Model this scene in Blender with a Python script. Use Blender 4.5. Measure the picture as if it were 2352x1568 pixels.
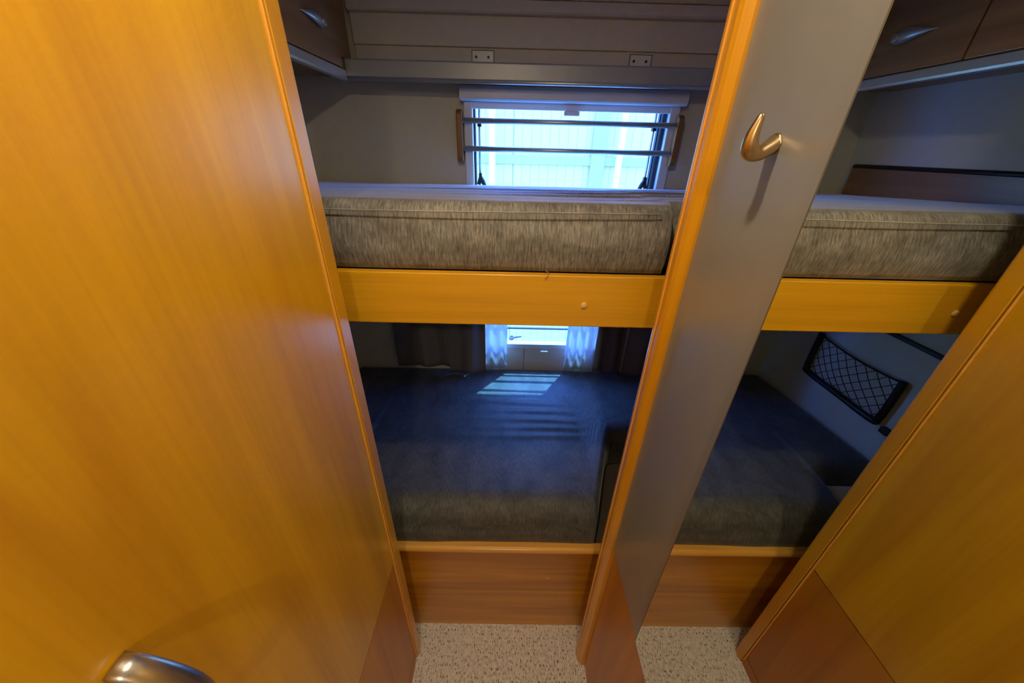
import bpy, bmesh, math, random
from mathutils import Vector, Matrix, noise

for o in list(bpy.data.objects):
    bpy.data.objects.remove(o, do_unlink=True)
scn = bpy.context.scene
C = scn.collection
random.seed(7)

# ------------------------------------------------------------------ camera
cam_d = bpy.data.cameras.new('camera')
cam_d.sensor_width = 36.0
cam_d.lens = 810.95 / 2352 * 36.0
cam_d.clip_start = 0.01
cam = bpy.data.objects.new('camera', cam_d)
C.objects.link(cam)
Rm = Matrix(((0.99974451, -0.02077391, -0.00890823),
             (0.00216323, 0.4802372, -0.877136),
             (0.02249961, 0.87689263, 0.48015944)))
cam.matrix_world = Matrix.Translation((0, 0, 1.5)) @ Rm.to_4x4()
scn.camera = cam

# ------------------------------------------------------------------ world, sun, exposure
w = bpy.data.worlds.new('sky'); scn.world = w
w.use_nodes = True
bg = w.node_tree.nodes['Background']
bg.inputs[0].default_value = (0.10, 0.235, 1.0, 1)
bg.inputs[1].default_value = 21.0
sun_d = bpy.data.lights.new('sun', 'SUN')
sun_d.energy = 14.0
sun_d.color = (0.26, 0.62, 1.0)
sun_d.angle = math.radians(1.4)
sun = bpy.data.objects.new('sun', sun_d); C.objects.link(sun)
to_sun = Vector((0.527 * 0.485, 0.85 * 0.485, 0.875))
sun.rotation_euler = to_sun.to_track_quat('Z', 'Y').to_euler()

LAMP_STRENGTH = 500.0
REAR_FILL_STRENGTH = 950.0
LAMP_COLOR = (1.0, 0.82, 0.56)
vs = scn.view_settings
vs.view_transform = 'Standard'; vs.look = 'None'; vs.gamma = 1; vs.use_curve_mapping = False
vs.exposure = 0.0

# ------------------------------------------------------------------ materials
def new_mat(name):
    m = bpy.data.materials.new(name); m.use_nodes = True
    return m, m.node_tree, m.node_tree.nodes['Principled BSDF']

def pos_noise(nt, scale3, scale=1.0, detail=3.0, rough=0.5, dist=0.0, offset=(0, 0, 0)):
    g = nt.nodes.new('ShaderNodeNewGeometry')
    mp = nt.nodes.new('ShaderNodeMapping')
    mp.inputs['Scale'].default_value = scale3
    mp.inputs['Location'].default_value = offset
    nt.links.new(g.outputs['Position'], mp.inputs['Vector'])
    n = nt.nodes.new('ShaderNodeTexNoise')
    n.inputs['Scale'].default_value = scale
    n.inputs['Detail'].default_value = detail
    n.inputs['Roughness'].default_value = rough
    n.inputs['Distortion'].default_value = dist
    nt.links.new(mp.outputs['Vector'], n.inputs['Vector'])
    return n.outputs['Fac']

def ramp(nt, fac, stops):
    r = nt.nodes.new('ShaderNodeValToRGB')
    el = r.color_ramp.elements
    while len(el) < len(stops): el.new(0.5)
    for e, (p, c) in zip(el, stops):
        e.position = p; e.color = (c[0], c[1], c[2], 1)
    nt.links.new(fac, r.inputs['Fac'])
    return r.outputs['Color']

def mixc(nt, a, b, fac, mode='MIX'):
    m = nt.nodes.new('ShaderNodeMix'); m.data_type = 'RGBA'; m.blend_type = mode
    if isinstance(fac, (int, float)): m.inputs['Factor'].default_value = fac
    else: nt.links.new(fac, m.inputs['Factor'])
    nt.links.new(a, m.inputs[6]); nt.links.new(b, m.inputs[7])
    return m.outputs[2]

def bump(nt, b, h, strength=0.2, dist=0.002):
    n = nt.nodes.new('ShaderNodeBump')
    n.inputs['Strength'].default_value = strength
    n.inputs['Distance'].default_value = dist
    nt.links.new(h, n.inputs['Height'])
    nt.links.new(n.outputs['Normal'], b.inputs['Normal'])

def plain(name, col, rough=0.5, metal=0.0, spec=0.5, var=0.06):
    m, nt, b = new_mat(name)
    f = pos_noise(nt, (1, 1, 1), 35, 3)
    c = ramp(nt, f, [(0.3, [v * (1 - var) for v in col]), (0.7, [min(1, v * (1 + var)) for v in col])])
    nt.links.new(c, b.inputs['Base Color'])
    b.inputs['Roughness'].default_value = rough
    b.inputs['Metallic'].default_value = metal
    b.inputs['Specular IOR Level'].default_value = spec
    return m

def wood(name, light, dark, axis='z', rough=0.42, offset=(0, 0, 0), spec=0.5, wide=0.42):
    """laminate with soft grain running along one world axis"""
    m, nt, b = new_mat(name)
    s = {'z': (9, 9, 0.9), 'x': (0.9, 14, 14), 'y': (9, 0.9, 9)}[axis]
    f = {'z': (150, 150, 3), 'x': (2.5, 200, 200), 'y': (150, 3, 150)}[axis]
    broad = pos_noise(nt, s, 1.0, 2.5, 0.5, 1.2, offset)
    fine = pos_noise(nt, f, 1.0, 3.0, 0.6, 0.3, offset)
    mid = [0.5 * (a + c) for a, c in zip(light, dark)]
    c1 = ramp(nt, broad, [(0.34, dark), (0.47, mid), (0.52, [m_ * 1.04 for m_ in mid]), (0.62, light)])
    c2 = ramp(nt, fine, [(0.25, [0.80, 0.76, 0.70]), (0.6, [1, 1, 1])])
    c = mixc(nt, c1, c2, wide, 'MULTIPLY')
    nt.links.new(c, b.inputs['Base Color'])
    b.inputs['Roughness'].default_value = rough
    b.inputs['Specular IOR Level'].default_value = spec
    b.inputs['Coat Weight'].default_value = 0.65; b.inputs['Coat Roughness'].default_value = 0.24; b.inputs['Coat IOR'].default_value = 1.55
    bump(nt, b, fine, 0.04, 0.0008)
    return m

WL, WD = (0.78, 0.41, 0.007), (0.62, 0.285, 0.004)
M = {}
M['wood_v'] = wood('pear_laminate_upright_grain', WL, WD, 'z', 0.40)
M['wood_v2'] = wood('pear_laminate_trim', (0.72, 0.345, 0.008), (0.60, 0.265, 0.006), 'z', 0.36, (3, 1, 0))
M['wood_low'] = wood('pear_laminate_lower_panel', (0.62, 0.245, 0.006), (0.46, 0.165, 0.004), 'z', 0.40, (7, 2, 1))
M['wood_h'] = wood('pear_laminate_level_grain', (0.80, 0.43, 0.010), (0.68, 0.33, 0.007), 'x', 0.42)
M['wood_base'] = wood('cherry_laminate_level_grain', (0.66, 0.30, 0.010), (0.46, 0.18, 0.006), 'x', 0.45, (1, 4, 2))
M['wood_lip'] = wood('golden_edge_lip', (0.85, 0.45, 0.08), (0.75, 0.36, 0.05), 'x', 0.30, (1, 1, 1))
M['wood_brown'] = wood('brown_locker_laminate', (0.34, 0.16, 0.055), (0.20, 0.085, 0.028), 'y', 0.5, (2, 5, 1))
M['wood_ply'] = wood('pale_plywood', (0.62, 0.45, 0.25), (0.5, 0.34, 0.17), 'x', 0.6, (2, 5, 1))
M['bead'] = plain('golden_bead', (0.82, 0.40, 0.06), 0.35)
M['grey'] = plain('grey_satin_laminate', (0.235, 0.238, 0.235), 0.36, 0, 0.9, 0.02)
M['grey'].node_tree.nodes['Principled BSDF'].inputs['Coat Weight'].default_value = 0.7
M['grey'].node_tree.nodes['Principled BSDF'].inputs['Coat Roughness'].default_value = 0.3
M['wall'] = plain('cream_wall_board', (0.68, 0.655, 0.54), 0.55, 0, 0.4, 0.02)
M['white_board'] = plain('off_white_boards', (0.76, 0.72, 0.68), 0.55, 0, 0.4, 0.03)
M['alu'] = plain('anodised_aluminium', (0.62, 0.63, 0.64), 0.38, 0.75, 0.5, 0.02)
M['fascia'] = plain('grey_fascia', (0.42, 0.43, 0.44), 0.42, 0.35, 0.5, 0.03)
M['steel'] = plain('brushed_steel', (0.60, 0.58, 0.55), 0.30, 1.0, 0.5, 0.03)
M['brass'] = plain('satin_brass', (0.62, 0.47, 0.27), 0.32, 1.0, 0.5, 0.03)
M['plastic'] = plain('white_window_plastic', (0.72, 0.74, 0.76), 0.35, 0, 0.5, 0.02)
M['plate'] = plain('bright_white_plate', (0.90, 0.92, 0.95), 0.3, 0, 0.6, 0.02)
M['black'] = plain('black_plastic', (0.012, 0.012, 0.014), 0.45, 0, 0.4, 0.1)
M['rubber'] = plain('dark_rubber_gasket', (0.02, 0.035, 0.07), 0.5)
M['cap'] = plain('beige_screw_cap', (0.80, 0.52, 0.20), 0.4)
M['brass_dot'] = plain('brass_screw', (0.85, 0.55, 0.12), 0.35, 0.3)
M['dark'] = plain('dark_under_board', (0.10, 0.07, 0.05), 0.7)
M['ceiling'] = plain('white_ceiling', (0.66, 0.62, 0.58), 0.6, 0, 0.3, 0.02)
M['thread'] = plain('brown_thread', (0.35, 0.22, 0.10), 0.8)

# mirror
m, nt, b = new_mat('mirror_glass')
f = pos_noise(nt, (1, 1, 1), 6, 2)
c = ramp(nt, f, [(0.3, (0.80, 0.84, 0.80)), (0.7, (0.82, 0.86, 0.82))])
nt.links.new(c, b.inputs['Base Color'])
b.inputs['Metallic'].default_value = 1.0; b.inputs['Roughness'].default_value = 0.0
M['mirror'] = m
M['mirror_edge'] = plain('ground_mirror_edge', (0.12, 0.11, 0.07), 0.4)

# window acrylic
m, nt, b = new_mat('tinted_window_acrylic')
tr = nt.nodes.new('ShaderNodeBsdfTransparent'); tr.inputs[0].default_value = (0.80, 0.95, 0.97, 1)
gl = nt.nodes.new('ShaderNodeBsdfGlossy'); gl.inputs['Roughness'].default_value = 0.03
nf = pos_noise(nt, (1, 1, 1), 4, 2)
rr = nt.nodes.new('ShaderNodeMapRange'); rr.inputs['To Min'].default_value = 0.02; rr.inputs['To Max'].default_value = 0.05
nt.links.new(nf, rr.inputs['Value']); nt.links.new(rr.outputs[0], gl.inputs['Roughness'])
mx = nt.nodes.new('ShaderNodeMixShader'); mx.inputs[0].default_value = 0.05
nt.links.new(tr.outputs[0], mx.inputs[1]); nt.links.new(gl.outputs[0], mx.inputs[2])
nt.links.new(mx.outputs[0], nt.nodes['Material Output'].inputs['Surface'])
M['pane'] = m

def fabric(name, light, dark, sc=(380, 60, 48), rough=0.58, sheen=0.7, blotch=0.42):
    m, nt, b = new_mat(name)
    f1 = pos_noise(nt, sc, 1.0, 3, 0.7)
    f2 = pos_noise(nt, (14, 9, 26), 1.0, 3, 0.6, 0.5)
    c1 = ramp(nt, f1, [(0.30, dark), (0.70, light)])
    c2 = ramp(nt, f2, [(0.32, (1 - blotch,) * 3), (0.62, (1, 1, 1))])
    nt.links.new(mixc(nt, c1, c2, 1.0, 'MULTIPLY'), b.inputs['Base Color'])
    b.inputs['Roughness'].default_value = rough
    b.inputs['Sheen Weight'].default_value = sheen
    b.inputs['Sheen Roughness'].default_value = 0.35
    b.inputs['Specular IOR Level'].default_value = 0.5
    bump(nt, b, f1, 0.35, 0.001)
    return m
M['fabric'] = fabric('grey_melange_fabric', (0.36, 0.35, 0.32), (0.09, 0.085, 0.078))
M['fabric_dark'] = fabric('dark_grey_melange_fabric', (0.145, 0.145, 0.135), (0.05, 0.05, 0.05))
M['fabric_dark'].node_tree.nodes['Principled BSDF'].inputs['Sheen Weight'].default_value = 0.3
M['wood_low'].node_tree.nodes['Principled BSDF'].inputs['Coat Weight'].default_value = 0.25
M['wood_block'] = wood('brown_rack_end_wood', (0.34, 0.14, 0.02), (0.24, 0.09, 0.012), 'z', 0.4)
M['piping'] = fabric('grey_seam_piping', (0.42, 0.41, 0.38), (0.27, 0.26, 0.25))

def cloth(name, col, trans):
    m, nt, b = new_mat(name)
    f = pos_noise(nt, (300, 300, 300), 1.0, 2)
    c = ramp(nt, f, [(0.3, [v * 0.88 for v in col]), (0.7, col)])
    d = nt.nodes.new('ShaderNodeBsdfDiffuse'); t = nt.nodes.new('ShaderNodeBsdfTranslucent')
    nt.links.new(c, d.inputs[0]); nt.links.new(c, t.inputs[0])
    mx = nt.nodes.new('ShaderNodeMixShader'); mx.inputs[0].default_value = trans
    nt.links.new(d.outputs[0], mx.inputs[1]); nt.links.new(t.outputs[0], mx.inputs[2])
    nt.links.new(mx.outputs[0], nt.nodes['Material Output'].inputs['Surface'])
    return m
M['sheer'] = cloth('white_sheer_cloth', (0.88, 0.89, 0.92), 0.5)
M['heavy'] = cloth('heavy_grey_cloth', (0.20, 0.185, 0.185), 0.02)

# carpet / flecked floor
m, nt, b = new_mat('flecked_grey_carpet')
base = ramp(nt, pos_noise(nt, (90, 60, 60), 1.0, 3, 0.7), [(0.3, (0.62, 0.59, 0.55)), (0.7, (0.90, 0.88, 0.84))])
fl = ramp(nt, pos_noise(nt, (330, 95, 100), 1.0, 1.5, 0.5), [(0.33, (0.14, 0.12, 0.10)), (0.42, (1, 1, 1))])
fl2 = ramp(nt, pos_noise(nt, (220, 90, 100), 1.0, 1.5, 0.5, 0, (5, 3, 1)), [(0.62, (1, 1, 1)), (0.70, (0.70, 0.66, 0.62))])
c = mixc(nt, mixc(nt, base, fl, 1.0, 'MULTIPLY'), fl2, 1.0, 'MULTIPLY')
nt.links.new(c, b.inputs['Base Color']); b.inputs['Roughness'].default_value = 0.85
bump(nt, b, pos_noise(nt, (300, 300, 300), 1.0, 2), 0.3, 0.002)
M['carpet'] = m

# outside wall cladding with fine upright ribs
m, nt, b = new_mat('pale_ribbed_cladding')
g = nt.nodes.new('ShaderNodeNewGeometry'); sp = nt.nodes.new('ShaderNodeSeparateXYZ')
nt.links.new(g.outputs['Position'], sp.inputs[0])
def saw(period, width):
    d = nt.nodes.new('ShaderNodeMath'); d.operation = 'DIVIDE'; d.inputs[1].default_value = period
    nt.links.new(sp.outputs['X'], d.inputs[0])
    fr_ = nt.nodes.new('ShaderNodeMath'); fr_.operation = 'FRACT'; nt.links.new(d.outputs[0], fr_.inputs[0])
    l = nt.nodes.new('ShaderNodeMath'); l.operation = 'LESS_THAN'; l.inputs[1].default_value = width
    nt.links.new(fr_.outputs[0], l.inputs[0]); return l.outputs[0]
ca = ramp(nt, saw(0.09, 0.08), [(0.0, (0.70, 0.43, 0.120)), (1.0, (0.46, 0.33, 0.096))])
cb = ramp(nt, saw(1.05, 0.012), [(0.0, (1, 1, 1)), (1.0, (0.55, 0.7, 0.72))])
nt.links.new(mixc(nt, ca, cb, 1.0, 'MULTIPLY'), b.inputs['Base Color']); b.inputs['Roughness'].default_value = 0.6
M['clad'] = m
M['clad_band'] = plain('aqua_band', (0.46, 0.36, 0.110), 0.6, 0, 0.3, 0.02)
M['pipe_white'] = plain('white_pipe', (0.92, 0.90, 0.60), 0.4, 0, 0.3, 0.01)
M['ground'] = plain('pale_gravel', (0.5, 0.5, 0.48), 0.9, 0, 0.2, 0.2)

m, nt, b = new_mat('lamp_diffuser')
em = nt.nodes.new('ShaderNodeEmission'); em.inputs[0].default_value = (*LAMP_COLOR, 1); em.inputs[1].default_value = LAMP_STRENGTH
nt.links.new(em.outputs[0], nt.nodes['Material Output'].inputs['Surface'])
M['lamp'] = m
M['rear_fill'] = m.copy()  # emission for the added fill light behind the camera
M['rear_fill'].node_tree.nodes['Emission'].inputs[1].default_value = REAR_FILL_STRENGTH

# ------------------------------------------------------------------ builders
def link_mesh(name, bm, mat, parent=None, smooth=False, bevel=0.0, seg=2, auto=True):
    me = bpy.data.meshes.new(name)
    bmesh.ops.recalc_face_normals(bm, faces=bm.faces)
    bm.to_mesh(me); bm.free()
    o = bpy.data.objects.new(name, me); C.objects.link(o)
    if mat is not None: me.materials.append(M[mat] if isinstance(mat, str) else mat)
    if smooth:
        for p in me.polygons: p.use_smooth = True
    if parent is not None:
        o.parent = parent
        o.location = -Vector(root_world(parent))
    if bevel > 0:
        md = o.modifiers.new('bevel', 'BEVEL'); md.width = bevel; md.segments = seg; md.limit_method = 'ANGLE'
    return o

def root_world(o):
    v = Vector(o.location)
    while o.parent is not None:
        o = o.parent; v += Vector(o.location)
    return v

def thing(name, label, cat, loc, group=None):
    o = bpy.data.objects.new(name, None); C.objects.link(o)
    o.location = loc; o.empty_display_size = 0.05
    o['label'] = label; o['category'] = cat
    if group: o['group'] = group
    return o

def tag(o, label, cat, group=None):
    o['label'] = label; o['category'] = cat
    if group: o['group'] = group
    return o

def struct(o): o['kind'] = 'structure'; return o

def bx(bm, x0, x1, y0, y1, z0, z1):
    vs_ = [bm.verts.new((x, y, z)) for x in (x0, x1) for y in (y0, y1) for z in (z0, z1)]
    for f_ in ((0, 1, 3, 2), (4, 6, 7, 5), (0, 4, 5, 1), (2, 3, 7, 6), (0, 2, 6, 4), (1, 5, 7, 3)):
        bm.faces.new([vs_[i] for i in f_])

def box(name, r, mat, parent=None, bevel=0.0, seg=2):
    bm = bmesh.new(); bx(bm, *r)
    return link_mesh(name, bm, mat, parent, bevel=bevel, seg=seg)

def boxes(name, rs, mat, parent=None, bevel=0.0):
    bm = bmesh.new()
    for r in rs: bx(bm, *r)
    return link_mesh(name, bm, mat, parent, bevel=bevel)

def tube(bm, pts, rads, n=12, flat=(1, 1)):
    pts = [Vector(p) for p in pts]
    rings = []
    up = None
    for i, p in enumerate(pts):
        a = pts[max(i - 1, 0)]; c_ = pts[min(i + 1, len(pts) - 1)]
        t = (c_ - a).normalized()
        if up is None:
            up = Vector((0, 0, 1)) if abs(t.z) < 0.9 else Vector((0, 1, 0))
        s = t.cross(up).normalized(); u = s.cross(t).normalized(); up = u
        r = rads[i] if isinstance(rads, (list, tuple)) else rads
        rings.append([bm.verts.new(p + (s * math.cos(k / n * 2 * math.pi) * flat[0] + u * math.sin(k / n * 2 * math.pi) * flat[1]) * r) for k in range(n)])
    for a, c_ in zip(rings, rings[1:]):
        for k in range(n): bm.faces.new((a[k], a[(k + 1) % n], c_[(k + 1) % n], c_[k]))
    bm.faces.new(rings[0]); bm.faces.new(list(reversed(rings[-1])))

def prism_x(bm, prof, x0, x1):
    """closed (y,z) profile swept along x"""
    a = [bm.verts.new((x0, y, z)) for y, z in prof]; c_ = [bm.verts.new((x1, y, z)) for y, z in prof]
    n = len(prof)
    for i in range(n): bm.faces.new((a[i], a[(i + 1) % n], c_[(i + 1) % n], c_[i]))
    bm.faces.new(a); bm.faces.new(list(reversed(c_)))

def prism_z(bm, prof, z0, z1):
    a = [bm.verts.new((x, y, z0)) for x, y in prof]; c_ = [bm.verts.new((x, y, z1)) for x, y in prof]
    n = len(prof)
    for i in range(n): bm.faces.new((a[i], a[(i + 1) % n], c_[(i + 1) % n], c_[i]))
    bm.faces.new(a); bm.faces.new(list(reversed(c_)))

def spline(pts, n=8):
    """Catmull-Rom through pts"""
    P = [Vector(p) for p in pts]; P = [2 * P[0] - P[1]] + P + [2 * P[-1] - P[-2]]
    out = []
    for i in range(1, len(P) - 2):
        for k in range(n):
            t = k / n
            out.append(0.5 * ((2 * P[i]) + (P[i + 1] - P[i - 1]) * t + (2 * P[i - 1] - 5 * P[i] + 4 * P[i + 1] - P[i + 2]) * t * t
                              + (3 * P[i] - 3 * P[i + 1] + P[i + 2] - P[i - 1]) * t ** 3))
    out.append(P[-2]); return out

# ------------------------------------------------------------------ setting
ZC = 1.95            # ceiling
YW = 1.50            # back wall (window wall)
XL, XR = -0.75, 1.05 # outer side walls
XC, XM = -0.285, 0.265   # corridor faces: wardrobe door face, mirror face
YF = 0.625           # front of the bunks

struct(box('floor', (XL, XR, -1.9, YW, -0.03, 0.0), 'carpet'))
struct(box('ceiling', (XL - .04, XR + .04, -1.94, YW + .04, ZC, ZC + 0.04), 'ceiling'))
struct(box('wall_left', (XL - 0.04, XL, -1.9, YW, -0.03, ZC), 'wall'))
struct(box('wall_right', (XR, XR + 0.04, -1.9, YW, -0.03, ZC), 'wall'))
struct(box('wall_front', (XL - .04, XR + .04, -1.94, -1.9, -0.03, ZC), 'wall'))
# window wall with its two openings
U = dict(x0=-0.150, x1=0.556, z0=1.335, z1=1.632)
Lw = dict(x0=-0.16, x1=0.42, z0=0.664, z1=1.20)
struct(boxes('wall_back', [
    (XL - .04, XR + .04, YW, YW + .035, U['z1'], ZC),
    (XL - .04, U['x0'], YW, YW + .035, U['z0'], U['z1']),
    (U['x1'], XR + .04, YW, YW + .035, U['z0'], U['z1']),
    (XL - .04, XR + .04, YW, YW + .035, Lw['z1'], U['z0']),
    (XL - .04, Lw['x0'], YW, YW + .035, Lw['z0'], Lw['z1']),
    (Lw['x1'], XR + .04, YW, YW + .035, Lw['z0'], Lw['z1']),
    (XL - .04, XR + .04, YW, YW + .035, -0.03, Lw['z0'])], 'wall'))

# ---- upper window
w1 = bpy.data.objects.new('window_1', None); C.objects.link(w1); w1.location = (0.2, YW, U['z0']); struct(w1)
fx0, fx1 = -0.176, 0.586
boxes('window_frame', [(fx0, U['x0'] + .004, YW - .022, YW, 1.31, 1.64), (U['x1'] - .004, fx1, YW - .022, YW, 1.31, 1.64),
                       (U['x0'] + .004, U['x1'] - .004, YW - .022, YW, 1.31, 1.338)], 'plastic', w1, 0.003)
bm = bmesh.new()
prism_x(bm, [(YW, 1.640), (YW - .045, 1.640), (YW - .052, 1.646), (YW - .052, 1.672), (YW - .044, 1.684), (YW, 1.686)], -0.186, 0.596)
link_mesh('blind_cassette', bm, 'plastic', w1, bevel=0.002)
box('blind_bar', (U['x0'] + .004, U['x1'] - .004, YW - .018, YW - .006, 1.619, 1.641), 'plastic', w1, 0.002)
bm = bmesh.new(); bx(bm, .178, .232, YW - .026, YW - .010, 1.604, 1.618); bx(bm, .182, .228, YW - .022, YW - .010, 1.618, 1.626)
link_mesh('blind_grip', bm, 'plastic', w1, bevel=0.002)
boxes('gasket', [(U['x0'] + .004, U['x0'] + .012, YW + .004, YW + .030, 1.345, 1.622), (U['x1'] - .016, U['x1'] - .004, YW + .004, YW + .030, 1.345, 1.622),
                 (U['x1'] - .026, U['x1'] - .021, YW + .012, YW + .030, 1.345, 1.622)], 'rubber', w1)
box('window_pane', (U['x0'] + .002, U['x1'] - .002, YW + .026, YW + .029, 1.338, 1.630), 'pane', w1)
for sx, d in ((U['x0'] + .026, 1), (U['x1'] - .040, -1)):
    bm = bmesh.new()
    tube(bm, [(sx, YW + .012, 1.63), (sx, YW + .012, 1.40)], 0.0042, 8)
    st = link_mesh('window_stay', bm, 'alu', w1, smooth=True)
    bm = bmesh.new()
    bx(bm, sx - .007, sx + .007, YW + .002, YW + .022, 1.566, 1.578)
    bx(bm, sx - .005, sx + .006, YW + .004, YW + .022, 1.392, 1.412)
    tube(bm, [(sx, YW + .008, 1.402), (sx + d * .008, YW + .006, 1.385), (sx + d * .022, YW + .006, 1.362)], [.007, .010, .005], 8)
    tube(bm, [(sx, YW + .008, 1.402), (sx - d * .006, YW + .006, 1.372)], [.005, .008], 8)
    link_mesh('stay_catch', bm, 'black', st, bevel=0.001)

# ---- lower window
w2 = bpy.data.objects.new('window_2', None); C.objects.link(w2); w2.location = (0.13, YW, Lw['z0']); struct(w2)
boxes('window_frame', [(Lw['x0'] - .02, Lw['x0'] + .004, YW - .016, YW, .644, 1.22), (Lw['x1'] - .004, Lw['x1'] + .02, YW - .016, YW, .644, 1.22),
                       (Lw['x0'] + .004, Lw['x1'] - .004, YW - .004, YW, .644, .667), (Lw['x0'] + .004, Lw['x1'] - .004, YW - .016, YW, 1.196, 1.22)], 'plastic', w2, 0.003)
boxes('window_bar', [(Lw['x0'] + .004, Lw['x1'] - .004, YW + .006, YW + .018, z, z + h) for z, h in ((.744, .0045), (.858, .020), (1.032, .026), (1.115, .022))], 'rubber', w2)
box('window_pane', (Lw['x0'] + .002, Lw['x1'] - .002, YW + .026, YW + .029, .666, 1.198), 'pane', w2)
bm = bmesh.new(); bx(bm, .155, .190, YW - .020, YW - .002, .630, .638)
link_mesh('blind_grip', bm, 'plastic', w2, bevel=0.002)
bm = bmesh.new()
tube(bm, [(.012, YW + .004, .700), (.012, YW - .004, .700)], .012, 14)
tube(bm, [(.012, YW - .004, .700), (.035, YW - .004, .706), (.060, YW - .002, .708)], [.006, .005, .003], 8)
link_mesh('window_latch', bm, 'plastic', w2, smooth=True)
# wall seam under the lower window
struct(box('trim_1', (0.0745, 0.0765, YW - .0015, YW, 0.50, .645), 'rubber'))

# ---- stepped boards above the shelf on the window wall
sb = thing('stepped_wall_boards', 'off-white stepped horizontal boards above the grey overhead shelf front', 'wall panel', (0.2, YW, 1.74))
box('lower_board', (-.53, XR, YW - .006, YW, 1.74, 1.789), 'white_board', sb, 0.002)
box('middle_board', (-.53, XR, YW - .014, YW, 1.789, 1.869), 'white_board', sb, 0.002)
bm = bmesh.new(); prism_x(bm, [(YW, 1.869), (YW - .034, 1.869), (YW - .040, 1.876), (YW - .034, 1.903), (YW, 1.908)], -.53, XR)
link_mesh('top_board', bm, 'white_board', sb, bevel=0.002)
box('upper_board', (-.53, XR, YW - .022, YW, 1.908, ZC), 'white_board', sb, 0.002)
for x0 in (-.142, .386):
    cl = thing('mounting_plate', ('small pale mounting plate above the shelf, left one of the pair' if x0 < 0 else
                                  'small pale mounting plate above the shelf, right one beside the door post'), 'bracket', (x0 + .035, YW - .006, 1.752), 'mounting plates above the shelf')
    box('plate', (x0, x0 + .071, YW - .010, YW - .006, 1.738, 1.781), 'plate', cl, 0.001)
    boxes('rubber_rim', [(x0 - .0018, x0, YW - .009, YW - .006, 1.738, 1.7828), (x0 + .071, x0 + .0728, YW - .009, YW - .006, 1.738, 1.7828), (x0, x0 + .071, YW - .009, YW - .006, 1.781, 1.7828)], 'rubber', cl)
    for sx in (.013, .054):
        bm = bmesh.new(); tube(bm, [(x0 + sx, YW - .010, 1.764), (x0 + sx, YW - .0125, 1.764)], .004, 8)
        link_mesh('screw', bm, 'black', cl)

# ---- overhead shelf fascia
sh = thing('overhead_shelf', 'long grey metal-fronted shelf running above the upper window', 'shelf', (0.2, 1.44, 1.68))
bm = bmesh.new()
prism_x(bm, [(1.395, 1.685), (1.380, 1.688), (1.380, 1.730), (1.384, 1.734), (1.395, 1.734)], -.529, XR)
link_mesh('fascia', bm, 'fascia', sh, bevel=0.0015)
bm = bmesh.new(); tube(bm, [(-.529, 1.388, 1.684), (XR, 1.388, 1.684)], .0065, 12)
link_mesh('lower_lip', bm, 'alu', sh, smooth=True)
box('shelf_board', (-.529, XR, 1.395, YW, 1.694, 1.706), 'dark', sh)

# ---- overhead locker on the left
LX = -.535
lk = thing('overhead_locker', 'brown wooden overhead locker on the left wall with a blue-lit metal edge', 'cabinet', (-.64, 1.0, 1.69))
box('carcass', (XL + .001, LX - .004, .56, 1.455, 1.695, ZC), 'wood_brown', lk)
box('end_strip', (LX - .006, LX + .001, 1.360, 1.455, 1.735, ZC), 'wood_brown', lk, 0.002)
bm = bmesh.new()
prism = [(LX - .012, 1.676), (LX + .006, 1.676), (LX + .008, 1.682), (LX + .006, 1.702), (LX - .012, 1.702)]
a = [bm.verts.new((x, .56, z)) for x, z in prism]; c2 = [bm.verts.new((x, 1.379, z)) for x, z in prism]
for i in range(5): bm.faces.new((a[i], a[(i + 1) % 5], c2[(i + 1) % 5], c2[i]))
bm.faces.new(a); bm.faces.new(c2)
link_mesh('edge_profile', bm, 'alu', lk, bevel=0.001)
for y0, y1, hy in ((1.05, 1.356, 1.205), (.70, 1.044, .87)):
    d = box('door', (LX - .003, LX + .008, y0, y1, 1.705, 1.935), 'wood_brown', lk, 0.002)
    # leaf shaped pull: broad rounded far end, long point toward the corridor
    bm = bmesh.new()
    n = 22; top = []; bot = []
    for i in range(n + 1):
        t = i / n; yy = hy - .062 + .124 * t
        hw = .0155 * (math.sin(math.pi * t ** 1.5) ** 0.75 if 0 < t < 1 else 0.02) + .0008
        bulge = .014 * math.sin(math.pi * t) ** .8 if 0 < t < 1 else 0
        cz = 1.785
        top.append([bm.verts.new((LX + .008 + bulge, yy, cz + hw)), bm.verts.new((LX + .010 + bulge * 1.15, yy, cz)), bm.verts.new((LX + .008 + bulge, yy, cz - hw)), bm.verts.new((LX + .006 + bulge * .5, yy, cz))])
    for r0, r1 in zip(top, top[1:]):
        for k in range(4): bm.faces.new((r0[k], r0[(k + 1) % 4], r1[(k + 1) % 4], r1[k]))
    bm.faces.new(top[0]); bm.faces.new(top[-1])
    h = link_mesh('handle', bm, 'alu', d, smooth=True)
    bm = bmesh.new(); tube(bm, [(LX + .016, hy + .036, 1.785), (LX + .026, hy + .036, 1.785)], [.012, .010], 16)
    link_mesh('push_button', bm, 'steel', h, smooth=True, bevel=0.001)

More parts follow.
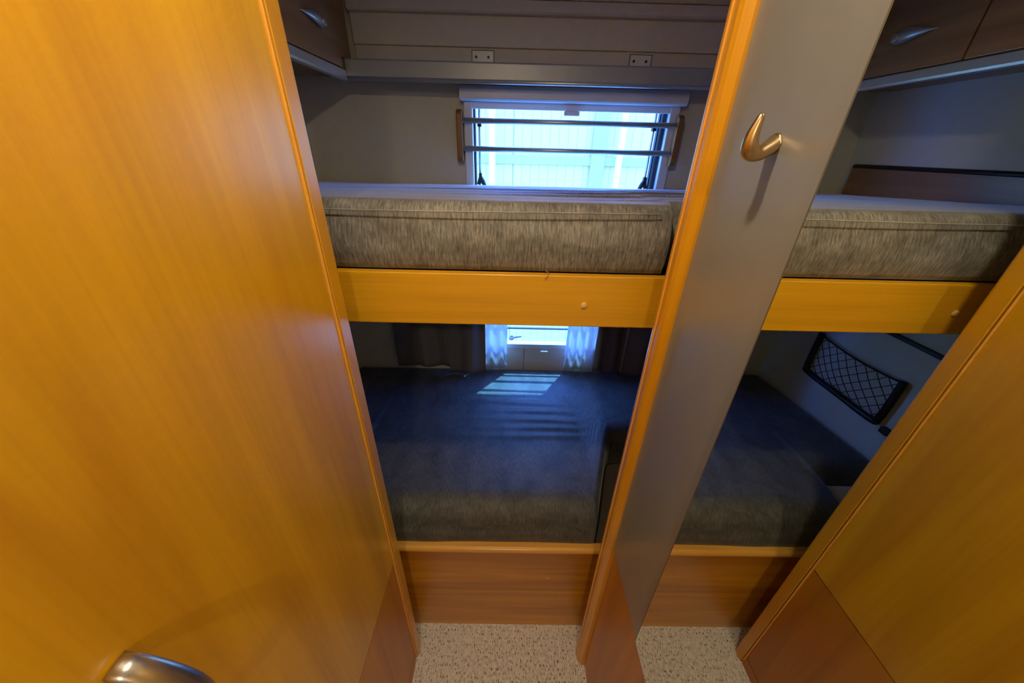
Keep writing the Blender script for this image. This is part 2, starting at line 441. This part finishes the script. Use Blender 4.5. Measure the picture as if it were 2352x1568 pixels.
# ---- wardrobe on the left of the corridor
wd = thing('tall_wardrobe', 'tall orange pear-wood wardrobe filling the left side of the corridor', 'wardrobe', (-.5, -.15, 0))
box('carcass', (XL, XC - .006, -1.0, .552, 0, ZC), 'wood_v2', wd)
box('door', (XC - .006, XC + .0, -.35, .5235, .5575, ZC), 'wood_v', wd, 0.0012)
box('lower_panel', (XC - .006, XC - .001, -.35, .5235, .045, .5535), 'wood_low', wd, 0.0012)
box('side_panel', (XC - .006, XC, -1.0, -.354, .045, ZC), 'wood_v', wd, 0.0012)
box('kick_plate', (XC - .006, XC - .0005, -1.0, .5235, 0, .041), 'wood_low', wd)
bm = bmesh.new()
pr = [(XC - .03, .5290), (XC + .003, .5290), (XC + .004, .5300)]
pr += [(XC + .005 - .006 + .006 * math.cos(t), .555 + .006 * math.sin(t)) for t in [i * math.pi / 12 for i in range(0, 7)]]
pr += [(XC - .03, .561)]
prism_z(bm, pr, 0.0, ZC)
et = link_mesh('edge_trim', bm, 'wood_v2', wd)
box('bead', (XC - .006, XC + .0030, .5236, .5268, .02, ZC), 'bead', et, 0.0012)
# bow handle
bm = bmesh.new()
zt, zb, hy = 1.163, 1.025, .112
pts = []
for i in range(25):
    t = i / 24; zz = zt + (zb - zt) * t
    pts.append((XC + .004 + .030 * math.sin(math.pi * t) ** .7 if 0 < t < 1 else XC + .002, hy + .004 * t, zz))
tube(bm, pts, [.0065 + .0035 * math.sin(math.pi * i / 24) for i in range(25)], 14, (1.35, .65))
link_mesh('handle', bm, 'steel', wd, smooth=True)

# ---- partition on the right of the corridor
pt = thing('washroom_partition', 'grey laminate partition with an orange wooden edge post right of the corridor', 'partition', (.5, -.2, 0))
box('carcass', (.283, .84, -1.0, .545, 0, ZC), 'wood_v2', pt)
box('grey_panel', (XM, .283, -1.0, .513, .650, ZC), 'grey', pt, 0.001)['label'] = 'grey satin laminate panel'
box('lower_panel', (XM + .005, .283, -1.0, .513, .045, .636), 'wood_low', pt, 0.0008)
box('shade_toned_rebate', (XM + .009, .283, -1.0, .513, .636, .650), 'dark', pt)  # recess strip coloured dark to stand for the shadow under the grey panel
box('kick_plate', (XM + .009, .283, -1.0, .513, 0, .043), 'wood_low', pt)
bm = bmesh.new()
x_ = .250
pr = [(.286, .513), (x_ + .011, .513), (x_ + .003, .522), (x_, .528), (x_, .545)]
pr += [(x_ + .012 - .012 * math.cos(t), .549 + .012 * math.sin(t)) for t in [i * math.pi / 12 for i in range(0, 7)]]
pr += [(.286, .561)]
prism_z(bm, pr, 0.0, ZC)
ep = link_mesh('edge_post', bm, 'wood_v2', pt)
box('bead', (x_ - .0018, x_ + .002, .5405, .5435, .0, ZC), 'bead', ep, 0.0008)

# ---- mirror
mr = thing('wall_mirror', 'tall frameless mirror on the grey panel reflecting the bunks and wardrobe', 'mirror', (XM, -.05, .656))
box('mirror_glass', (XM - .0045, XM - .0022, -.43, .3265, .656, 1.93), 'mirror', mr)
box('mirror_backing', (XM - .0022, XM, -.43, .3265, .656, 1.93), 'mirror_edge', mr)
box('mirror_edge', (XM - .0045, XM, .3265, .3285, .656, 1.93), 'mirror_edge', mr)

# ---- coat hook
hk = thing('coat_hook', 'curved brass-coloured coat hook on the grey panel beside the mirror', 'hook', (XM, .405, 1.508))
bm = bmesh.new()
P = spline([(XM - .001, .409, 1.510), (XM - .011, .403, 1.505), (XM - .023, .397, 1.500), (XM - .033, .393, 1.503), (XM - .0365, .391, 1.514), (XM - .034, .389, 1.534)], 7)
R_ = [.0085 - .002 * (i / 14) if i < 14 else .0065 + .002 * math.sin((i - 14) / 21 * math.pi) - .004 * ((i - 14) / 21) ** 2 for i in range(len(P))]
R_[-1] = .0018
tube(bm, P, R_, 16)
link_mesh('hook_arm', bm, 'brass', hk, smooth=True)
bm = bmesh.new(); tube(bm, [(XM, .409, 1.510), (XM - .003, .409, 1.510)], [.010, .009], 20)
link_mesh('base_plate', bm, 'brass', hk, smooth=False, bevel=.001)

# ------------------------------------------------------------------ bunks
ub = thing('upper_bunk', 'upper bunk with a wide orange wooden front rail', 'bunk bed', (0.1, 1.0, 1.19))
box('front_rail', (XL + .001, XR - .001, YF, YF + .018, 1.194, 1.297), 'wood_h', ub, 0.002)
box('base_board', (XL + .002, XR - .002, YF + .018, YW - .003, 1.262, 1.280), 'dark', ub)
for x in (.142, -.338):
    bm = bmesh.new(); tube(bm, [(x, YF, 1.240), (x, YF - .002, 1.240), (x, YF - .0035, 1.240)], [.0062, .0062, .003], 16)
    link_mesh('screw_cap', bm, 'cap', ub, smooth=False)
lb = thing('lower_bunk', 'lower bunk box with an orange-brown wooden front and a golden lip', 'bunk bed', (0.1, 1.0, 0))
box('front_panel', (XL + .001, XR - .001, YF, YF + .018, 0, .4395), 'wood_base', lb, 0.001)
bm = bmesh.new()
prism_x(bm, [(YF + .020, .441), (YF - .004, .441), (YF - .006, .443), (YF - .006, .449), (YF - .003, .455), (YF + .004, .459), (YF + .020, .459)], XL + .001, XR - .001)
link_mesh('top_lip', bm, 'wood_lip', lb, bevel=0.0015)
box('base_board', (XL + .002, XR - .002, YF + .020, YW - .003, .422, .4405), 'dark', lb)
bm = bmesh.new(); tube(bm, [(.139, YF, .304), (.139, YF - .0015, .304)], .0036, 12)
link_mesh('screw', bm, 'brass_dot', lb)

def mattress(name, label, zb, zf, zback, yfront, mat, wrinkle, xs, group=None, r=.030):
    """profile lofted along x. zb underside, zf height near the front, zback at the window wall"""
    bm = bmesh.new()
    nt_ = 130
    rings = []
    for ix, x in enumerate(xs):
        yf_ = yfront(x); yb = YW - .012
        e = min(x - xs[0], xs[-1] - x); er = .03
        inset = er - math.sqrt(max(0, er * er - (er - min(e, er)) ** 2))
        prof = []
        top = zf - inset * .8
        nf = 9
        for k in range(nf):                       # front face up
            t = k / (nf - 1); z = zb + (top - r - zb) * t
            bul = .010 * math.sin(math.pi * t) ** .8 if 0 < t < 1 else 0
            nz = noise.noise(Vector((x * 7, z * 22, 3.3))) * .004 * math.sin(math.pi * min(1, t * 1.1))
            prof.append((yf_ + inset * .5 - bul + nz, z))
        for k in range(1, 7):                     # rounded edge
            a_ = k / 6 * math.pi / 2
            prof.append((yf_ + inset * .5 + r * (1 - math.cos(a_)), top - r + r * math.sin(a_)))
        y_s = prof[-1][0]
        for k in range(1, nt_):                   # top
            t = k / (nt_ - 1); yy = y_s + (yb - .02 - y_s) * t
            z = top + (zback - zf) * t + wrinkle(x, yy) * min(1, t * 12) * min(1, (1 - t) * 12 + .1)
            prof.append((yy, z))
        prof += [(yb - .004, zback - inset * .8 - .006), (yb, zback - .025), (yb, zb)]
        rings.append([bm.verts.new((x, y, z)) for y, z in prof])
    n = len(rings[0])
    for a_, c_ in zip(rings, rings[1:]):
        for k in range(n): bm.faces.new((a_[k], a_[(k + 1) % n], c_[(k + 1) % n], c_[k]))
    bm.faces.new(rings[0]); bm.faces.new(rings[-1])
    th = thing(name, label, 'mattress', (0.1, 1.05, zb), group)
    link_mesh('mattress_cover', bm, mat, th, smooth=True)
    return th

def xs_for(x0, x1, pts=()):
    s = set([x0, x1]); x = x0
    for d in (.001, .003, .006, .010, .015, .021, .03): s.add(x0 + d); s.add(x1 - d)
    while x < x1: s.add(round(x, 4)); x += .0125
    for p in pts:
        for k in range(-3, 4): s.add(p + k * .004)
    return sorted(v for v in s if x0 <= v <= x1)

def cutcorner(x, y0, e=.268):
    pts = [(e, y0), (e + .016, y0 + .04), (e + .092, .92), (e + .115, .965), (.50, .99), (1.06, 1.02)]
    if x <= pts[0][0]: return y0
    for (a_, ya), (b_, yb) in zip(pts, pts[1:]):
        if x <= b_: return ya + (yb - ya) * (x - a_) / (b_ - a_)
    return pts[-1][1]

def gauss(v, s): return math.exp(-(v / s) ** 2)

def wr_up(x, y):
    z = .0025 * noise.noise(Vector((x * 3, y * 5, 1)))
    for (cy, sl, a_, xc, xw) in ((.86, .05, .006, .25, .35), (.98, .08, .007, .35, .40), (1.08, .03, .006, .15, .5), (1.18, .05, .005, .45, .35), (.77, .02, .004, .4, .3)):
        z += a_ * gauss(y - cy - sl * (x - xc), .012) * gauss(x - xc, xw)
    return z
umat = mattress('upper_mattress', 'thick grey melange mattress on the upper bunk below the rack', 1.2985, 1.417, 1.374, lambda x: .645 if x < .283 else min(.645 + (x - .283) * 3, .70), 'fabric', wr_up, xs_for(XL + .022, XR - .05, (.283, .299, .375, .398)))
bm = bmesh.new()
pp = [(x, .6405 - (0.001 if x < .26 else 0) - .004 * gauss(x + .05, .3), 1.4035 + .002 * math.sin(x * 5)) for x in [XL + .03 + i * .02 for i in range(50)] if x < .262]
tube(bm, pp, .0013, 6)
link_mesh('piping', bm, 'piping', umat, smooth=True)
bm = bmesh.new()
tube(bm, spline([(.066, .640, 1.301), (.071, .628, 1.300), (.068, .622, 1.297), (.064, .6235, 1.290)], 5), .0007, 5)
tag(link_mesh('loose_thread', bm, 'thread'), 'tiny loose brown thread hanging over the upper bunk rail', 'thread')

def yfl(x):
    if x < -.505: return .80
    if x < -.49: return .80 - (x + .505) / .015 * .15
    return cutcorner(x, .650)
def wr_low(x, y):
    z = .005 * noise.noise(Vector((x * 2.5, y * 4, 5)))
    for (cy, sl, a_, xc, xw) in ((1.13, -.03, .009, .13, .16), (1.07, -.05, .010, .14, .18), (1.02, -.02, .009, .18, .2), (1.19, -.06, .007, .08, .2), (.975, 0, .006, .15, .25), (1.26, -.08, .005, .05, .2)):
        z += a_ * gauss(y - cy - sl * (x - xc), .016) * gauss(x - xc, xw)
    return z
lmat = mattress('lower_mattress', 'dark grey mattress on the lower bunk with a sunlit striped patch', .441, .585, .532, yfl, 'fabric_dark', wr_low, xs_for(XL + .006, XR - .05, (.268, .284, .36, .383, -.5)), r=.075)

box_o = box('corner_ledge', (XL + .001, -.515, YF + .019, .785, .441, .560), 'wood_ply', None, 0.002)
tag(box_o, 'pale plywood ledge at the left end of the lower bunk, seen in the mirror', 'ledge')

# board on the left wall beside the upper mattress
bd = thing('side_board', 'brown wooden side board with a black top edge, reflected in the mirror', 'board', (XL, 1.0, 1.36))
box('board', (XL, XL + .016, .58, 1.452, 1.36, 1.468), 'wood_brown', bd, 0.001)
bm = bmesh.new(); tube(bm, [(XL + .009, .58, 1.469), (XL + .009, 1.454, 1.469)], .0085, 10)
link_mesh('top_edging', bm, 'black', bd, smooth=True)

# ------------------------------------------------------------------ rack across the upper window
rk = thing('window_rack', 'two-rod metal rack with oval wooden ends across the upper window', 'rack', (.2, YW, 1.45))
for s, x in ((-1, -.190), (1, .586)):
    bm = bmesh.new()
    hw, hh, th_ = .020, .082, .021
    n = 40; ring = []
    for i in range(n):
        a_ = i / n * 2 * math.pi
        # stadium in the y-z plane, standing off the wall
        cy = YW - .030; cz = 1.533
        yy = cy + hw * math.cos(a_) * 1.15; zz = cz + (hh - hw) * (1 if math.sin(a_) > 0 else -1) + hw * math.sin(a_)
        ring.append((yy, zz))
    prism_x(bm, ring, x - th_ / 2, x + th_ / 2)
    link_mesh('end_block', bm, 'wood_block', rk, bevel=0.003, seg=3)
for z in (1.582, 1.495):
    bm = bmesh.new(); tube(bm, [(-.184, YW - .036, z), (.582, YW - .036, z)], .0088, 16)
    link_mesh('rod', bm, 'alu', rk, smooth=True)

# ------------------------------------------------------------------ curtains at the lower window
def curtain(name, label, x0, x1, zt, zb, y, folds, amp, mat, seed, hem=0.0, flare=0.0, group=None, sub=None):
    bm = bmesh.new(); nu, nv = 90, 26; g = []
    for j in range(nv + 1):
        v = j / nv; row = []
        for i in range(nu + 1):
            u = i / nu
            sp_ = 1 + flare * v
            xc = (x0 + x1) / 2
            x = xc + (x0 + (x1 - x0) * u - xc) * sp_ + (hem * v)
            ph = u * folds * 2 * math.pi + seed + .5 * math.sin(v * 3 + seed)
            yy = y - amp * (0.5 + .5 * math.sin(ph)) * (.5 + .6 * v) - .003 * noise.noise(Vector((u * 6, v * 4, seed)))
            zbot = zb + .008 * math.sin(u * folds * 2 * math.pi + seed) + .006 * noise.noise(Vector((u * 3, seed, 0)))
            row.append(bm.verts.new((x, yy, zt + (zbot - zt) * v)))
        g.append(row)
    for j in range(nv):
        for i in range(nu): bm.faces.new((g[j][i], g[j][i + 1], g[j + 1][i + 1], g[j + 1][i]))
    o = link_mesh(name, bm, mat, smooth=True)
    md = o.modifiers.new('thickness', 'SOLIDIFY'); md.thickness = .0008
    return tag(o, label, 'curtain', group)
curtain('sheer_curtain', 'white sheer curtain at the left edge of the lower window', -.168, -.008, 1.235, .548, YW - .030, 3.2, .016, 'sheer', .4, group='sheer curtains')
curtain('sheer_curtain', 'white sheer curtain at the right edge of the lower window', .285, .425, 1.235, .548, YW - .030, 3.6, .018, 'sheer', 2.0, hem=-.02, group='sheer curtains')
curtain('dark_curtain', 'heavy grey curtain panel left of the lower window, outermost on the left', -.52, -.27, 1.235, .575, YW - .055, 2.2, .03, 'heavy', 1.0, group='heavy curtains')
curtain('dark_curtain', 'heavy grey curtain panel hanging next to the left sheer curtain', -.275, -.108, 1.235, .553, YW - .075, 1.4, .03, 'heavy', 3.0, group='heavy curtains')
curtain('dark_curtain', 'heavy grey curtain panel hanging next to the right sheer curtain', .405, .54, 1.235, .560, YW - .055, 1.8, .025, 'heavy', 0.2, group='heavy curtains')
curtain('dark_curtain', 'heavy grey curtain panel right of the lower window, outermost by the post', .545, .74, 1.235, .553, YW - .070, 1.6, .03, 'heavy', 4.0, group='heavy curtains')
bm = bmesh.new(); tube(bm, [(-.70, YW - .055, 1.240), (.95, YW - .055, 1.240)], .006, 8)
for x in (-.70, .95): tube(bm, [(x, YW - .055, 1.240), (x, YW, 1.240)], .005, 8)
tag(link_mesh('curtain_rail', bm, 'plastic', smooth=True), 'white curtain rail hidden behind the upper bunk rail', 'curtain rail')

# ------------------------------------------------------------------ net pocket on the left wall (seen in the mirror)
npk = thing('net_pocket', 'black net storage pocket on the left wall above the lower bunk, reflected in mirror', 'storage net', (XL, 1.09, .71))
xk = XL + .012
y0, y1, z0, z1 = .925, 1.262, .705, .872
bm = bmesh.new()
fr_pts = spline([(xk, y0, z1 + .004), (xk, y0, .79), (xk, y0 + .004, z0 + .018), (xk, y0 + .022, z0), (xk, 1.09, z0 - .001), (xk, y1 - .022, z0), (xk, y1 - .004, z0 + .018), (xk, y1, .79), (xk, y1, z1 + .004)], 8)
tube(bm, fr_pts, .0115, 10)
link_mesh('frame', bm, 'black', npk, smooth=True)
bm = bmesh.new()
def topz(y): t = (y - y0) / (y1 - y0); return z1 - .012 * math.sin(math.pi * t)
tube(bm, [(xk + .004, y0 + (y1 - y0) * i / 16, topz(y0 + (y1 - y0) * i / 16)) for i in range(17)], .0035, 8)
link_mesh('elastic_cord', bm, 'black', npk, smooth=True)
bm = bmesh.new()
nc, nr = 16, 8
def nd(i, j):
    u = i / nc; v = j / nr
    y = y0 + (y1 - y0) * u; zt_ = topz(y)
    z = z0 + (zt_ - z0) * v
    return Vector((xk + .006 + .014 * math.sin(math.pi * v) * math.sin(math.pi * u), y + .004 * noise.noise(Vector((i, j, 2))), z + .003 * noise.noise(Vector((i, j, 7)))))
for i in range(nc):
    for j in range(nr):
        if (i + j) % 2 == 0:
            tube(bm, [nd(i, j), nd(i + 1, j + 1)], .0014, 5)
        else:
            tube(bm, [nd(i + 1, j), nd(i, j + 1)], .0014, 5)
link_mesh('net', bm, 'black', npk)
bm = bmesh.new(); bx(bm, XL, XL + .020, .878, .905, .690, .712); tube(bm, [(XL + .012, .878, .700), (XL + .012, .850, .697)], [.010, .011], 10)
tag(link_mesh('wall_catch', bm, 'black', bevel=.002), 'small black plastic catch beside the net pocket, reflected in the mirror', 'catch')
bm = bmesh.new(); bx(bm, XL, XL + .010, .58, 1.06, .984, .998)
tag(link_mesh('wall_rail', bm, 'black', bevel=.002), 'thin dark rail on the left wall above the net pocket, reflected in the mirror', 'rail')

# ------------------------------------------------------------------ ceiling lamp of the corridor (above the frame), plus an added rear fill light
lp = thing('ceiling_lamp', 'small round warm ceiling spotlight over the corridor just before the bunks', 'lamp', (-.03, .27, ZC))
bm = bmesh.new(); tube(bm, [(-.03, .27, ZC), (-.03, .27, ZC - .008), (-.03, .27, ZC - .012)], [.05, .05, .044], 28)
link_mesh('lamp_base', bm, 'steel', lp)
bm = bmesh.new(); tube(bm, [(-.03, .27, ZC - .0118), (-.03, .27, ZC - .0125)], .027, 28)
link_mesh('lamp_lens', bm, 'lamp', lp)

lp_fill = lp.copy(); C.objects.link(lp_fill); lp_fill.location = (-.03, -.80, ZC)  # unseen copy added behind the camera as fill for the low areas
lp_fill['label'] = 'unseen warm fill light added behind the camera, shaped like the ceiling spotlight'
for ch in list(lp.children):
    c_ = ch.copy(); C.objects.link(c_); c_.parent = lp_fill
    if ch.name.startswith('lamp_lens'):
        c_.data = ch.data.copy(); c_.data.materials[0] = M['rear_fill']
lp['group'] = lp_fill['group'] = 'corridor ceiling spotlights'

# ------------------------------------------------------------------ outside
nb = thing('neighbouring_building', 'pale aqua ribbed building wall outside the windows', 'building', (1.0, 4.1, -1.0))
box('cladding', (-4, 7, 4.0, 4.3, -1.0, 2.05), 'clad', nb)
box('band', (-4, 7, 3.97, 4.0, 1.36, 1.44), 'clad_band', nb, 0.004)
box('pilaster', (.78, .92, 3.95, 4.0, -1.0, 2.05), 'clad_band', nb, 0.004)
for px in (-.20, 1.04):
    bm = bmesh.new(); tube(bm, [(px, 3.88, -1.0), (px, 3.88, 2.05)], .032, 14)
    for z in (.2, 1.9): bx(bm, px - .045, px + .045, 3.88, 4.0, z, z + .03)
    link_mesh('downpipe', bm, 'pipe_white', nb)
struct(box('ground', (-15, 15, YW + .04, 20, -1.1, -1.0), 'ground'))
